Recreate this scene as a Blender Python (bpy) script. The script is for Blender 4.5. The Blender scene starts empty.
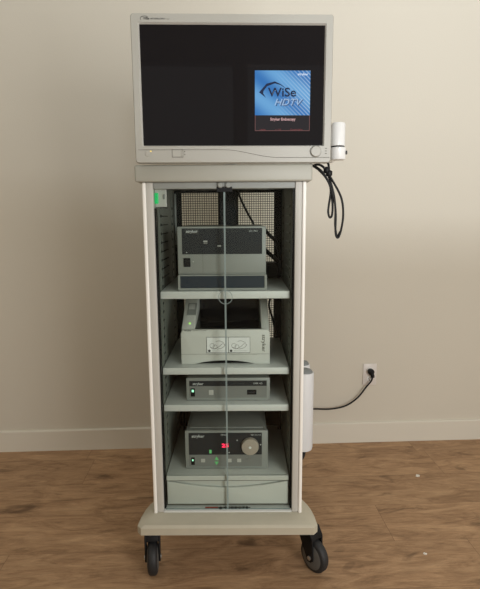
import bpy, bmesh, math, random
from mathutils import Vector, Matrix
random.seed(4)
PI = math.pi
S = bpy.context.scene
COL = S.collection

# ---------------------------------------------------------------- camera
cam_d = bpy.data.cameras.new('camera')
cam = bpy.data.objects.new('camera', cam_d)
COL.objects.link(cam)
cam.location = (0.0526, -1.4920, 1.2202)
cam.rotation_euler = (Matrix.Rotation(math.radians(0.242), 3, 'Z') @ Matrix.Rotation(math.radians(90 - 9.068), 3, 'X') @ Matrix.Rotation(math.radians(-0.373), 3, 'Z')).to_euler()
cam_d.sensor_fit = 'VERTICAL'
cam_d.sensor_height = 24.0
cam_d.lens = 480.0 * 24.0 / 589.0
cam_d.clip_start = 0.02
S.camera = cam
# ---------------------------------------------------------------- world, lights, exposure
W = bpy.data.worlds.new('room_light')
S.world = W
W.use_nodes = True
bg = W.node_tree.nodes['Background']
bg.inputs[0].default_value = (1.0, 0.95, 0.85, 1)
bg.inputs[1].default_value = 0.60

def area(name, loc, target, sx, sy, power, color, spread=180):
    d = bpy.data.lights.new(name, 'AREA')
    d.shape = 'RECTANGLE'; d.size = sx; d.size_y = sy
    d.energy = power; d.color = color; d.spread = math.radians(spread)
    o = bpy.data.objects.new(name, d)
    COL.objects.link(o)
    o.location = loc
    o.rotation_euler = (Vector(target) - Vector(loc)).to_track_quat('-Z', 'Y').to_euler()
    return o
area('window_daylight', (1.0, -6.0, 1.85), (1.1, 0.9, 3.4), 1.3, 0.40, 29, (0.89, 0.94, 1.0), 52)
area('cart_front_fill', (1.15, -2.1, 1.0), (0.0, 0.0, 0.75), 1.1, 1.5, 44, (1.0, 0.985, 0.965))  # added fill inside the room, brightens the cart front and interior; no window there
S.view_settings.view_transform = 'Standard'
S.view_settings.look = 'None'
S.view_settings.gamma = 1.0
S.view_settings.use_curve_mapping = False
S.view_settings.exposure = 0.0

# ---------------------------------------------------------------- materials
def lin(c):
    c = c / 255.0
    return c / 12.92 if c <= 0.04045 else ((c + 0.055) / 1.055) ** 2.4
def rgb(r, g, b): return (lin(r), lin(g), lin(b), 1)

def mat(name, col, rough=0.5, metal=0.0, bump=0.0, bscale=200, var=0.0, vscale=8, spec=0.5, emit=None, estr=0.0):
    m = bpy.data.materials.new(name); m.use_nodes = True
    nt = m.node_tree; b = nt.nodes['Principled BSDF']
    b.inputs['Base Color'].default_value = rgb(*col)
    b.inputs['Roughness'].default_value = rough
    b.inputs['Metallic'].default_value = metal
    b.inputs['Specular IOR Level'].default_value = spec
    if emit:
        b.inputs['Emission Color'].default_value = rgb(*emit)
        b.inputs['Emission Strength'].default_value = estr
    if bump or var:
        tc = nt.nodes.new('ShaderNodeTexCoord')
        if bump:
            n = nt.nodes.new('ShaderNodeTexNoise'); n.inputs['Scale'].default_value = bscale
            n.inputs['Detail'].default_value = 3
            nt.links.new(tc.outputs['Object'], n.inputs['Vector'])
            bp = nt.nodes.new('ShaderNodeBump'); bp.inputs['Strength'].default_value = bump
            bp.inputs['Distance'].default_value = 0.002
            nt.links.new(n.outputs['Fac'], bp.inputs['Height'])
            nt.links.new(bp.outputs['Normal'], b.inputs['Normal'])
        if var:
            n2 = nt.nodes.new('ShaderNodeTexNoise'); n2.inputs['Scale'].default_value = vscale
            n2.inputs['Detail'].default_value = 4
            nt.links.new(tc.outputs['Object'], n2.inputs['Vector'])
            mx = nt.nodes.new('ShaderNodeMix'); mx.data_type = 'RGBA'
            mx.inputs['A'].default_value = rgb(*[max(0, c * (1 - var)) for c in col])
            mx.inputs['B'].default_value = rgb(*[min(255, c * (1 + var)) for c in col])
            nt.links.new(n2.outputs['Fac'], mx.inputs['Factor'])
            nt.links.new(mx.outputs['Result'], b.inputs['Base Color'])
    return m

M = {}
M['wall'] = mat('wall_paint', (211, 205, 191), 0.85, bump=0.25, bscale=160, var=0.012, vscale=1.5)
M['base'] = mat('baseboard_paint', (220, 215, 202), 0.45)
M['plastic'] = mat('monitor_plastic', (168, 166, 157), 0.42, bump=0.08, bscale=700)
M['bezel_in'] = mat('bezel_lip', (205, 204, 197), 0.35)
M['cart'] = mat('cart_enamel', (190, 188, 181), 0.45, bump=0.1, bscale=500)
M['slab'] = mat('slab_enamel', (165, 164, 153), 0.45, bump=0.1, bscale=500)
M['plinth'] = mat('plinth_plastic', (180, 174, 156), 0.55, bump=0.2, bscale=400, var=0.03, vscale=20)
M['trimwhite'] = mat('side_trim', (244, 242, 236), 0.35)
M['inner'] = mat('cabinet_inside', (120, 124, 116), 0.5, var=0.04, vscale=15)
M['shelf'] = mat('shelf_enamel', (204, 206, 202), 0.45, bump=0.1, bscale=500)
M['drawer'] = mat('drawer_plastic', (192, 194, 187), 0.45)
M['dev'] = mat('device_grey', (120, 122, 118), 0.45, bump=0.1, bscale=600)
M['devlight'] = mat('device_pale_grey', (138, 141, 136), 0.45)
M['devdark'] = mat('device_dark_panel', (40, 42, 44), 0.6, spec=0.25)
M['devblue'] = mat('device_slate_panel', (38, 47, 56), 0.5, spec=0.3)
M['prn'] = mat('printer_plastic', (196, 197, 190), 0.45, bump=0.1, bscale=600)
M['prntray'] = mat('printer_tray', (8, 8, 14), 0.15, spec=0.3)
M['black'] = mat('black_plastic', (15, 15, 16), 0.55, spec=0.25)
M['blackmat'] = mat('black_enamel', (30, 31, 30), 0.75, spec=0.15)
M['rubber'] = mat('rubber', (34, 34, 35), 0.6)
M['greyplastic'] = mat('wheel_grey', (92, 92, 90), 0.5)
M['steel'] = mat('steel', (190, 190, 190), 0.3, metal=0.9)
M['knob'] = mat('knob_tan', (165, 155, 142), 0.4)
M['seam'] = mat('seam', (98, 96, 88), 0.7)
M['white'] = mat('white_plastic', (228, 228, 226), 0.35)
M['whitecan'] = mat('white_tube', (214, 216, 218), 0.35)
M['cap'] = mat('tube_cap', (120, 124, 124), 0.6)
M['txt'] = mat('printed_dark', (60, 60, 58), 0.6)
M['txtl'] = mat('printed_light', (185, 188, 186), 0.5)
M['label'] = mat('label_paper', (222, 224, 222), 0.6)
M['red'] = mat('sticker_red', (150, 62, 45), 0.6)
M['cable'] = mat('cable_black', (14, 14, 15), 0.5, spec=0.3)
M['paper'] = mat('paper_scrap', (225, 220, 210), 0.8)
M['socket'] = mat('outlet_white', (222, 216, 210), 0.35)
M['dark_hole'] = mat('slot_dark', (12, 12, 12), 0.7)
M['lens'] = mat('grey_button', (178, 178, 172), 0.4)
M['ledg'] = mat('green_lamp', (20, 90, 50), 0.4, emit=(10, 215, 110), estr=0.55)
M['ledw'] = mat('pale_green_lamp', (150, 220, 180), 0.4, emit=(170, 255, 210), estr=0.9)
M['ledy'] = mat('yellow_green_lamp', (150, 200, 110), 0.4, emit=(175, 235, 120), estr=0.7)
M['ledgd'] = mat('dim_green_lamp', (70, 130, 80), 0.4, emit=(110, 200, 120), estr=0.45)
M['ledr'] = mat('red_digits', (200, 20, 40), 0.4, emit=(255, 40, 80), estr=2.2)
M['leda'] = mat('amber_lamp', (220, 200, 110), 0.4, emit=(255, 225, 120), estr=0.5)

def screen_mat():
    m = mat('screen_glass', (25, 23, 25), 0.02, spec=0.15)
    return m
M['screen'] = screen_mat()

def emis(name, col, s=1.0):
    m = bpy.data.materials.new(name); m.use_nodes = True
    nt = m.node_tree; b = nt.nodes['Principled BSDF']
    b.inputs['Base Color'].default_value = (0.01, 0.01, 0.01, 1)
    b.inputs['Roughness'].default_value = 0.05
    b.inputs['Specular IOR Level'].default_value = 0.15
    b.inputs['Emission Color'].default_value = rgb(*col)
    b.inputs['Emission Strength'].default_value = s
    return m
M['e_navy'] = emis('pixels_navy', (22, 38, 70))
M['e_soft'] = emis('pixels_soft_blue', (160, 188, 220))
M['e_pale'] = emis('pixels_pale', (205, 220, 240))
M['e_mid'] = emis('pixels_shade', (70, 96, 135))
M['e_pink'] = emis('pixels_pink', (205, 165, 165))
M['e_red'] = emis('pixels_red', (125, 60, 62))
M['e_line'] = emis('pixels_border', (120, 82, 80))
M['e_dark'] = emis('pixels_dark', (33, 29, 33))

def splash_mat():
    m = bpy.data.materials.new('pixels_blue'); m.use_nodes = True
    nt = m.node_tree; b = nt.nodes['Principled BSDF']
    b.inputs['Base Color'].default_value = (0.01, 0.01, 0.01, 1)
    b.inputs['Roughness'].default_value = 0.05
    b.inputs['Specular IOR Level'].default_value = 0.15
    tc = nt.nodes.new('ShaderNodeTexCoord')
    sx = nt.nodes.new('ShaderNodeSeparateXYZ'); nt.links.new(tc.outputs['Generated'], sx.inputs[0])
    # smooth gradient: deep blue at the sides, pale towards the lower right middle
    wv = nt.nodes.new('ShaderNodeTexWave'); wv.inputs['Scale'].default_value = 0.7
    wv.inputs['Distortion'].default_value = 1.5; wv.inputs['Detail'].default_value = 1
    wv.bands_direction = 'DIAGONAL'
    nt.links.new(tc.outputs['Generated'], wv.inputs['Vector'])
    cr = nt.nodes.new('ShaderNodeValToRGB')
    cr.color_ramp.elements[0].color = rgb(50, 116, 184); cr.color_ramp.elements[1].color = rgb(104, 165, 216)
    nt.links.new(wv.outputs['Fac'], cr.inputs[0])
    # fine diagonal stripes on the right part
    w2 = nt.nodes.new('ShaderNodeTexWave'); w2.inputs['Scale'].default_value = 5.5
    w2.inputs['Distortion'].default_value = 0.3
    mp = nt.nodes.new('ShaderNodeMapping'); mp.inputs['Rotation'].default_value = (0, math.radians(38), 0)
    nt.links.new(tc.outputs['Generated'], mp.inputs[0]); nt.links.new(mp.outputs[0], w2.inputs['Vector'])
    rp = nt.nodes.new('ShaderNodeMapRange'); rp.inputs[1].default_value = 0.35; rp.inputs[2].default_value = 1.0
    rp.inputs[3].default_value = 0.0; rp.inputs[4].default_value = 0.6
    nt.links.new(sx.outputs[0], rp.inputs[0])
    pw = nt.nodes.new('ShaderNodeMath'); pw.operation = 'POWER'; pw.inputs[1].default_value = 3
    nt.links.new(w2.outputs['Fac'], pw.inputs[0])
    mu = nt.nodes.new('ShaderNodeMath'); mu.operation = 'MULTIPLY'
    nt.links.new(pw.outputs[0], mu.inputs[0]); nt.links.new(rp.outputs[0], mu.inputs[1])
    mx = nt.nodes.new('ShaderNodeMix'); mx.data_type = 'RGBA'
    nt.links.new(mu.outputs[0], mx.inputs['Factor']); nt.links.new(cr.outputs[0], mx.inputs['A'])
    mx.inputs['B'].default_value = rgb(195, 218, 240)
    nt.links.new(mx.outputs['Result'], b.inputs['Emission Color'])
    b.inputs['Emission Strength'].default_value = 0.95
    return m
M['e_blue'] = splash_mat()

def glass_mat(name, tint, refl):
    m = bpy.data.materials.new(name); m.use_nodes = True
    nt = m.node_tree; nt.nodes.clear()
    out = nt.nodes.new('ShaderNodeOutputMaterial')
    tr = nt.nodes.new('ShaderNodeBsdfTransparent'); tr.inputs[0].default_value = tint
    gl = nt.nodes.new('ShaderNodeBsdfGlossy'); gl.inputs['Roughness'].default_value = 0.0
    fr = nt.nodes.new('ShaderNodeFresnel'); fr.inputs[0].default_value = 1.45
    mu = nt.nodes.new('ShaderNodeMath'); mu.operation = 'MULTIPLY'; mu.inputs[1].default_value = refl
    mx = nt.nodes.new('ShaderNodeMixShader')
    nt.links.new(fr.outputs[0], mu.inputs[0]); nt.links.new(mu.outputs[0], mx.inputs[0])
    nt.links.new(tr.outputs[0], mx.inputs[1]); nt.links.new(gl.outputs[0], mx.inputs[2])
    nt.links.new(mx.outputs[0], out.inputs[0])
    return m
M['glass'] = glass_mat('door_glass', (0.965, 0.99, 0.978, 1), 0.35)
M['glassedge'] = mat('glass_edge', (132, 148, 146), 0.3)

def floor_mat():
    m = bpy.data.materials.new('wood_planks'); m.use_nodes = True
    nt = m.node_tree; b = nt.nodes['Principled BSDF']; L = nt.links
    tc = nt.nodes.new('ShaderNodeTexCoord')
    def n(t, **k):
        x = nt.nodes.new(t)
        for a, v in k.items(): x.inputs[a].default_value = v
        return x
    br = nt.nodes.new('ShaderNodeTexBrick')
    br.inputs['Scale'].default_value = 1.0
    br.inputs['Brick Width'].default_value = 1.720
    br.inputs['Row Height'].default_value = 0.2330
    br.inputs['Mortar Size'].default_value = 0.0009
    br.inputs['Mortar Smooth'].default_value = 0.3
    br.offset = 0.0; br.offset_frequency = 2
    br.inputs['Color1'].default_value = (0, 0, 0, 1); br.inputs['Color2'].default_value = (1, 1, 1, 1)
    br.inputs['Mortar'].default_value = (0.5, 0.5, 0.5, 1)
    # shift each row so that the end joints land where the photograph has them
    of = nt.nodes.new('ShaderNodeVectorMath'); of.operation = 'ADD'; of.inputs[1].default_value = (0, 0.124, 0)
    L.new(tc.outputs['Object'], of.inputs[0])
    sp = nt.nodes.new('ShaderNodeSeparateXYZ'); L.new(of.outputs[0], sp.inputs[0])
    dv = n('ShaderNodeMath'); dv.operation = 'DIVIDE'; dv.inputs[1].default_value = 0.2330; L.new(sp.outputs[1], dv.inputs[0])
    fl = n('ShaderNodeMath'); fl.operation = 'FLOOR'; L.new(dv.outputs[0], fl.inputs[0])
    wn = nt.nodes.new('ShaderNodeTexWhiteNoise'); wn.noise_dimensions = '1D'; L.new(fl.outputs[0], wn.inputs['W'])
    ml = n('ShaderNodeMath'); ml.operation = 'MULTIPLY'; ml.inputs[1].default_value = 1.3; L.new(wn.outputs['Value'], ml.inputs[0])
    def pick(row, val, prev):
        c = n('ShaderNodeMath'); c.operation = 'COMPARE'; c.inputs[1].default_value = row; c.inputs[2].default_value = 0.1
        L.new(fl.outputs[0], c.inputs[0])
        mxx = nt.nodes.new('ShaderNodeMix'); mxx.data_type = 'FLOAT'
        L.new(c.outputs[0], mxx.inputs['Factor']); L.new(prev, mxx.inputs['A']); mxx.inputs['B'].default_value = val
        return mxx.outputs['Result']
    v = pick(-3.0, -0.590, ml.outputs[0])
    v = pick(-1.0, 0.715, v)
    v = pick(-4.0, 0.85, v)
    v = pick(-2.0, -0.15, v)
    ad = n('ShaderNodeMath'); ad.operation = 'ADD'; L.new(sp.outputs[0], ad.inputs[0]); L.new(v, ad.inputs[1])
    ad2 = n('ShaderNodeMath'); ad2.operation = 'ADD'; ad2.inputs[1].default_value = 17.20; L.new(ad.outputs[0], ad2.inputs[0])
    ad3 = n('ShaderNodeMath'); ad3.operation = 'ADD'; ad3.inputs[1].default_value = 0.2330 * 40; L.new(sp.outputs[1], ad3.inputs[0])
    cb = nt.nodes.new('ShaderNodeCombineXYZ'); L.new(ad2.outputs[0], cb.inputs[0]); L.new(ad3.outputs[0], cb.inputs[1])
    L.new(cb.outputs[0], br.inputs['Vector'])
    # per plank offset for the grain
    sv = nt.nodes.new('ShaderNodeVectorMath'); sv.operation = 'SCALE'; sv.inputs['Scale'].default_value = 9.0
    L.new(br.outputs['Color'], sv.inputs[0])
    av = nt.nodes.new('ShaderNodeVectorMath'); av.operation = 'ADD'; L.new(cb.outputs[0], av.inputs[0]); L.new(sv.outputs[0], av.inputs[1])
    mp = nt.nodes.new('ShaderNodeMapping'); mp.inputs['Scale'].default_value = (1.6, 6.5, 1.0); L.new(av.outputs[0], mp.inputs[0])
    g1 = n('ShaderNodeTexNoise', Scale=2.6, Detail=10, Roughness=0.72, Distortion=1.2); L.new(mp.outputs[0], g1.inputs['Vector'])
    mp2 = nt.nodes.new('ShaderNodeMapping'); mp2.inputs['Scale'].default_value = (1.6, 14.0, 1.0); L.new(av.outputs[0], mp2.inputs[0])
    g2 = n('ShaderNodeTexNoise', Scale=9.0, Detail=9, Roughness=0.8); L.new(mp2.outputs[0], g2.inputs['Vector'])
    # knots: stretched noise, only its peaks
    mp3 = nt.nodes.new('ShaderNodeMapping'); mp3.inputs['Scale'].default_value = (2.3, 6.5, 1.0); L.new(av.outputs[0], mp3.inputs[0])
    k = n('ShaderNodeTexNoise', Scale=1.7, Detail=4, Roughness=0.55, Distortion=0.8); L.new(mp3.outputs[0], k.inputs['Vector'])
    kr = nt.nodes.new('ShaderNodeMapRange'); kr.inputs[1].default_value = 0.60; kr.inputs[2].default_value = 0.72; kr.inputs[3].default_value = 0; kr.inputs[4].default_value = 1
    L.new(k.outputs['Fac'], kr.inputs[0])
    ramp = nt.nodes.new('ShaderNodeValToRGB')
    e = ramp.color_ramp.elements
    e[0].position = 0.33; e[0].color = rgb(136, 106, 78); e[1].position = 0.68; e[1].color = rgb(190, 156, 120)
    x = e.new(0.5); x.color = rgb(168, 134, 101)
    L.new(g1.outputs['Fac'], ramp.inputs[0])
    fr = nt.nodes.new('ShaderNodeMapRange'); fr.inputs[1].default_value = 0.35; fr.inputs[2].default_value = 0.65
    fr.inputs[3].default_value = 0.80; fr.inputs[4].default_value = 1.16; L.new(g2.outputs['Fac'], fr.inputs[0])
    tone = nt.nodes.new('ShaderNodeMapRange'); tone.inputs[3].default_value = 0.93; tone.inputs[4].default_value = 1.07
    L.new(br.outputs['Color'], tone.inputs[0])
    m1 = n('ShaderNodeMath'); m1.operation = 'MULTIPLY'; L.new(fr.outputs[0], m1.inputs[0]); L.new(tone.outputs[0], m1.inputs[1])
    vs = nt.nodes.new('ShaderNodeVectorMath'); vs.operation = 'SCALE'; L.new(ramp.outputs[0], vs.inputs[0]); L.new(m1.outputs[0], vs.inputs['Scale'])
    mk = nt.nodes.new('ShaderNodeMix'); mk.data_type = 'RGBA'; mk.inputs['B'].default_value = rgb(72, 50, 34)
    kk = n('ShaderNodeMath'); kk.operation = 'MULTIPLY'; kk.inputs[1].default_value = 0.7; L.new(kr.outputs[0], kk.inputs[0])
    L.new(kk.outputs[0], mk.inputs['Factor']); L.new(vs.outputs[0], mk.inputs['A'])
    ms = nt.nodes.new('ShaderNodeMix'); ms.data_type = 'RGBA'; ms.inputs['B'].default_value = rgb(84, 62, 45)
    kf = n('ShaderNodeMath'); kf.operation = 'MULTIPLY'; kf.inputs[1].default_value = 0.7; L.new(br.outputs['Fac'], kf.inputs[0])
    L.new(kf.outputs[0], ms.inputs['Factor']); L.new(mk.outputs['Result'], ms.inputs['A'])
    L.new(ms.outputs['Result'], b.inputs['Base Color'])
    b.inputs['Roughness'].default_value = 0.55
    b.inputs['Specular IOR Level'].default_value = 0.3
    bp = nt.nodes.new('ShaderNodeBump'); bp.inputs['Strength'].default_value = 0.15; bp.inputs['Distance'].default_value = 0.002
    L.new(g2.outputs['Fac'], bp.inputs['Height']); L.new(bp.outputs['Normal'], b.inputs['Normal'])
    return m
M['floor'] = floor_mat()

# ---------------------------------------------------------------- mesh helpers
def bm_(): return bmesh.new()

def box(bm, x0, x1, y0, y1, z0, z1, bev=0.0, seg=2, rot=None, pivot=None):
    vs = [bm.verts.new((x, y, z)) for x in (x0, x1) for y in (y0, y1) for z in (z0, z1)]
    F = [(0, 1, 3, 2), (4, 6, 7, 5), (0, 4, 5, 1), (2, 3, 7, 6), (0, 2, 6, 4), (1, 5, 7, 3)]
    fs = [bm.faces.new([vs[i] for i in f]) for f in F]
    if rot is not None:
        bmesh.ops.transform(bm, matrix=Matrix.Translation(pivot) @ rot.to_4x4() @ Matrix.Translation(-Vector(pivot)), verts=vs)
    if bev > 0:
        es = {e for f in fs for e in f.edges}
        bmesh.ops.bevel(bm, geom=list(es), offset=bev, segments=seg, affect='EDGES', profile=0.5)
    return bm

def prism(bm, pts, a0, a1, axis='y', bev=0.0):
    """pts: 2D outline; extruded along axis. axis 'y': pts are (x,z); 'x': pts are (y,z); 'z': pts are (x,y)"""
    def P(p, a):
        if axis == 'y': return (p[0], a, p[1])
        if axis == 'x': return (a, p[0], p[1])
        return (p[0], p[1], a)
    A = [bm.verts.new(P(p, a0)) for p in pts]; B = [bm.verts.new(P(p, a1)) for p in pts]
    n = len(pts)
    fs = [bm.faces.new(A), bm.faces.new(list(reversed(B)))]
    for i in range(n):
        fs.append(bm.faces.new((A[i], B[i], B[(i + 1) % n], A[(i + 1) % n])))
    bmesh.ops.recalc_face_normals(bm, faces=fs)
    if bev > 0:
        es = [e for e in fs[0].edges] + [e for e in fs[1].edges]
        bmesh.ops.bevel(bm, geom=list(set(es)), offset=bev, segments=2, affect='EDGES', profile=0.5)
    return bm

def lathe(bm, prof, c=(0, 0, 0), axis='z', seg=32):
    """prof: list of (radius, height)"""
    rings = []
    for r, h in prof:
        ring = []
        for i in range(seg):
            t = 2 * PI * i / seg
            a, b_ = r * math.cos(t), r * math.sin(t)
            if axis == 'z': v = (a, b_, h)
            elif axis == 'y': v = (a, h, b_)
            else: v = (h, a, b_)
            ring.append(bm.verts.new((c[0] + v[0], c[1] + v[1], c[2] + v[2])))
        rings.append(ring)
    fs = []
    for k in range(len(rings) - 1):
        for i in range(seg):
            fs.append(bm.faces.new((rings[k][i], rings[k][(i + 1) % seg], rings[k + 1][(i + 1) % seg], rings[k + 1][i])))
    fs.append(bm.faces.new(rings[0])); fs.append(bm.faces.new(rings[-1]))
    bmesh.ops.recalc_face_normals(bm, faces=fs)
    return bm

def torus(bm, R, r, c, axis='y', seg=32, s2=10):
    rings = []
    for i in range(seg):
        t = 2 * PI * i / seg; ring = []
        for j in range(s2):
            u = 2 * PI * j / s2; q = R + r * math.cos(u); h = r * math.sin(u)
            a, b_ = q * math.cos(t), q * math.sin(t)
            v = (a, h, b_) if axis == 'y' else ((a, b_, h) if axis == 'z' else (h, a, b_))
            ring.append(bm.verts.new((c[0] + v[0], c[1] + v[1], c[2] + v[2])))
        rings.append(ring)
    fs = []
    for i in range(seg):
        for j in range(s2):
            fs.append(bm.faces.new((rings[i][j], rings[(i + 1) % seg][j], rings[(i + 1) % seg][(j + 1) % s2], rings[i][(j + 1) % s2])))
    bmesh.ops.recalc_face_normals(bm, faces=fs)
    return bm

def smooth_path(pts, n=8):
    P = [Vector(p) for p in pts]; P = [2 * P[0] - P[1]] + P + [2 * P[-1] - P[-2]]
    out = []
    for i in range(1, len(P) - 2):
        for k in range(n):
            t = k / n
            out.append(0.5 * ((2 * P[i]) + (-P[i - 1] + P[i + 1]) * t + (2 * P[i - 1] - 5 * P[i] + 4 * P[i + 1] - P[i + 2]) * t * t + (-P[i - 1] + 3 * P[i] - 3 * P[i + 1] + P[i + 2]) * t ** 3))
    out.append(P[-2])
    return out

def tube(bm, pts, r, seg=10, n=8, smooth=True):
    P = smooth_path(pts, n) if smooth else [Vector(p) for p in pts]
    rings = []; up = Vector((0, 0, 1)); prev = None
    for i, p in enumerate(P):
        t = (P[min(i + 1, len(P) - 1)] - P[max(i - 1, 0)]).normalized()
        a = (prev - t * prev.dot(t)) if prev else t.cross(up if abs(t.z) < .9 else Vector((1, 0, 0)))
        a.normalize(); b_ = t.cross(a); prev = a
        rings.append([bm.verts.new(p + (a * math.cos(2 * PI * k / seg) + b_ * math.sin(2 * PI * k / seg)) * r) for k in range(seg)])
    fs = []
    for i in range(len(rings) - 1):
        for k in range(seg):
            fs.append(bm.faces.new((rings[i][k], rings[i][(k + 1) % seg], rings[i + 1][(k + 1) % seg], rings[i + 1][k])))
    fs.append(bm.faces.new(rings[0])); fs.append(bm.faces.new(rings[-1]))
    bmesh.ops.recalc_face_normals(bm, faces=fs)
    return bm

def obj(name, bm, m, parent=None, label=None, shade=None):
    me = bpy.data.meshes.new(name)
    bmesh.ops.recalc_face_normals(bm, faces=bm.faces)
    bm.to_mesh(me); bm.free()
    me.materials.append(m)
    if shade is not None:
        for p in me.polygons: p.use_smooth = True
        try: me.set_sharp_from_angle(angle=math.radians(shade))
        except Exception: pass
    o = bpy.data.objects.new(name, me); COL.objects.link(o)
    if parent: o.parent = parent
    if label: o['label'] = label
    return o

def thing(name, label, cat, loc=(0, 0, 0), rz=0.0, group=None):
    o = bpy.data.objects.new(name, None); COL.objects.link(o)
    o.empty_display_size = 0.05
    o.location = loc; o.rotation_euler = (0, 0, rz)
    o['label'] = label; o['category'] = cat
    if group: o['group'] = group
    return o
def tag(o, label, cat, group=None):
    o['label'] = label; o['category'] = cat
    if group: o['group'] = group
    return o
def struct(name, bm, m):
    o = obj(name, bm, m); o['kind'] = 'structure'; return o

def text(name, s, x, y, z, h, m, parent, width=None, shear=0.0, vert=False, bold=0.0, flat=False):
    """raised lettering on a face turned to -y; (x, z) is the left end of the baseline"""
    c = bpy.data.curves.new(name, 'FONT')
    c.body = s; c.size = 1.0; c.shear = shear; c.extrude = 0.0; c.offset = bold; c.resolution_u = 3
    t = bpy.data.objects.new(name, c); COL.objects.link(t)
    bpy.context.view_layer.update()
    me = bpy.data.meshes.new_from_object(t.evaluated_get(bpy.context.evaluated_depsgraph_get()))
    bpy.data.objects.remove(t); bpy.data.curves.remove(c)
    xs = [v.co.x for v in me.vertices]; ys = [v.co.y for v in me.vertices]
    x0, w = min(xs), max(xs) - min(xs)
    capy = max(ys)
    sy = h / capy; sx = (width / w) if width else sy
    for v in me.vertices:
        a = (v.co.x - x0) * sx; b_ = v.co.y * sy
        if vert: v.co = (x + b_, y, z - a)       # reads downwards, tops to the right
        elif flat: v.co = (x + a, y + b_, z)
        else: v.co = (x + a, y, z + b_)
    bm = bmesh.new(); bm.from_mesh(me); bpy.data.meshes.remove(me)
    r = bmesh.ops.extrude_face_region(bm, geom=list(bm.faces))
    bmesh.ops.translate(bm, vec=(0, 0, -0.0005) if flat else (0, 0.0006, 0), verts=[g for g in r['geom'] if isinstance(g, bmesh.types.BMVert)])
    return obj(name, bm, m, parent)

# ---------------------------------------------------------------- room
WA = math.radians(2.770)
DX, DY = math.cos(WA), math.sin(WA)
W0 = Vector((0.0, 0.9620, 0))          # point of the wall foot straight behind the cart
def on_wall(s, off, z):                 # s along the wall from W0, off in front of it
    return Vector((W0.x + DX * s + DY * off, W0.y + DY * s - DX * off, z))
def wall_frame(o, s=0.0, z=0.0):
    o.location = on_wall(s, 0, z); o.rotation_euler = (0, 0, WA); return o

bm = bm_(); box(bm, -2.6, 2.6, -4.2, 0.12, -0.1, 0.0)
fl = struct('floor', bm, M['floor']); wall_frame(fl)
bm = bm_(); box(bm, -2.6, 2.6, 0.0, 0.12, 0.0, 2.7)
wall_frame(struct('wall_back', bm, M['wall']))
bm = bm_(); box(bm, -2.6, -2.5, -3.6, 0.0, 0.0, 2.7)
wall_frame(struct('wall_left', bm, M['wall']))  # unseen room wall, added to block the ambient light from the left
# unseen wall added behind the camera; invented window sills cut light on far wall
bm = bm_()
FY0, FY1 = -2.28, -2.2
for a_, b_, zs, zt in ((-2.6, -1.5, 2.7, 2.7), (-1.5, 0.16, 1.547, 2.3), (0.16, 0.26, 2.7, 2.7), (0.26, 2.3, 1.43, 2.3), (2.3, 2.6, 2.7, 2.7)):
    box(bm, a_, b_, FY0, FY1, 0.0, zs)
    if zt < 2.7: box(bm, a_, b_, FY0, FY1, zt, 2.7)
struct('added_wall_front', bm, M['wall'])
bm = bm_()
prism(bm, [(-0.014, 0.0), (-0.014, 0.109), (-0.010, 0.114), (0, 0.114), (0, 0.0)], -2.6, 2.6, 'x')
wall_frame(struct('baseboard_back', bm, M['base']))

# ---------------------------------------------------------------- equipment cart
cart = thing('equipment_cart', 'tall pale grey medical equipment cart with glass doors standing on black casters', 'cart', (0, 0, 0))
# plinth: lofted rings, chamfered corners
def ring(hw, yf, yb, ch, z, k=1.0):
    side = [(0.00, .003), (0.035, .009), (0.062, .018), (0.085, .030), (0.11, .040), (0.36, .040), (0.42, .020)]
    L = [(-hw + ch, yf), (hw - ch, yf), (hw, yf + ch * 1.1)] + [(hw - d * k, max(y, yf + ch * 1.1 + .002 * (i + 1))) for i, (y, d) in enumerate(side)] + [(hw - .012, yb)]
    return [(x, y, z) for x, y in L] + [(-x, y, z) for x, y in reversed(L[2:])]
def loft(bm, rings):
    R = [[bm.verts.new(p) for p in r] for r in rings]
    for a, b_ in zip(R, R[1:]):
        for i in range(len(a)):
            j = (i + 1) % len(a); bm.faces.new((a[i], a[j], b_[j], b_[i]))
    bm.faces.new(R[0]); bm.faces.new(R[-1])
    return bm
bm = bm_()
loft(bm, [ring(0.290, -0.053, 0.50, 0.012, 0.1770), ring(0.2975, -0.061, 0.505, 0.014, 0.1825), ring(0.2975, -0.061, 0.505, 0.014, 0.207),
          ring(0.293, -0.055, 0.50, 0.018, 0.2145), ring(0.276, -0.030, 0.49, 0.022, 0.2215, .6), ring(0.262, -0.012, 0.475, 0.020, 0.2240, .25), ring(0.258, -0.008, 0.47, 0.015, 0.2242, .2)])
obj('plinth', bm, M['plinth'], cart, shade=25)
ZT, ZB = 1.3055, 0.2242
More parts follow.
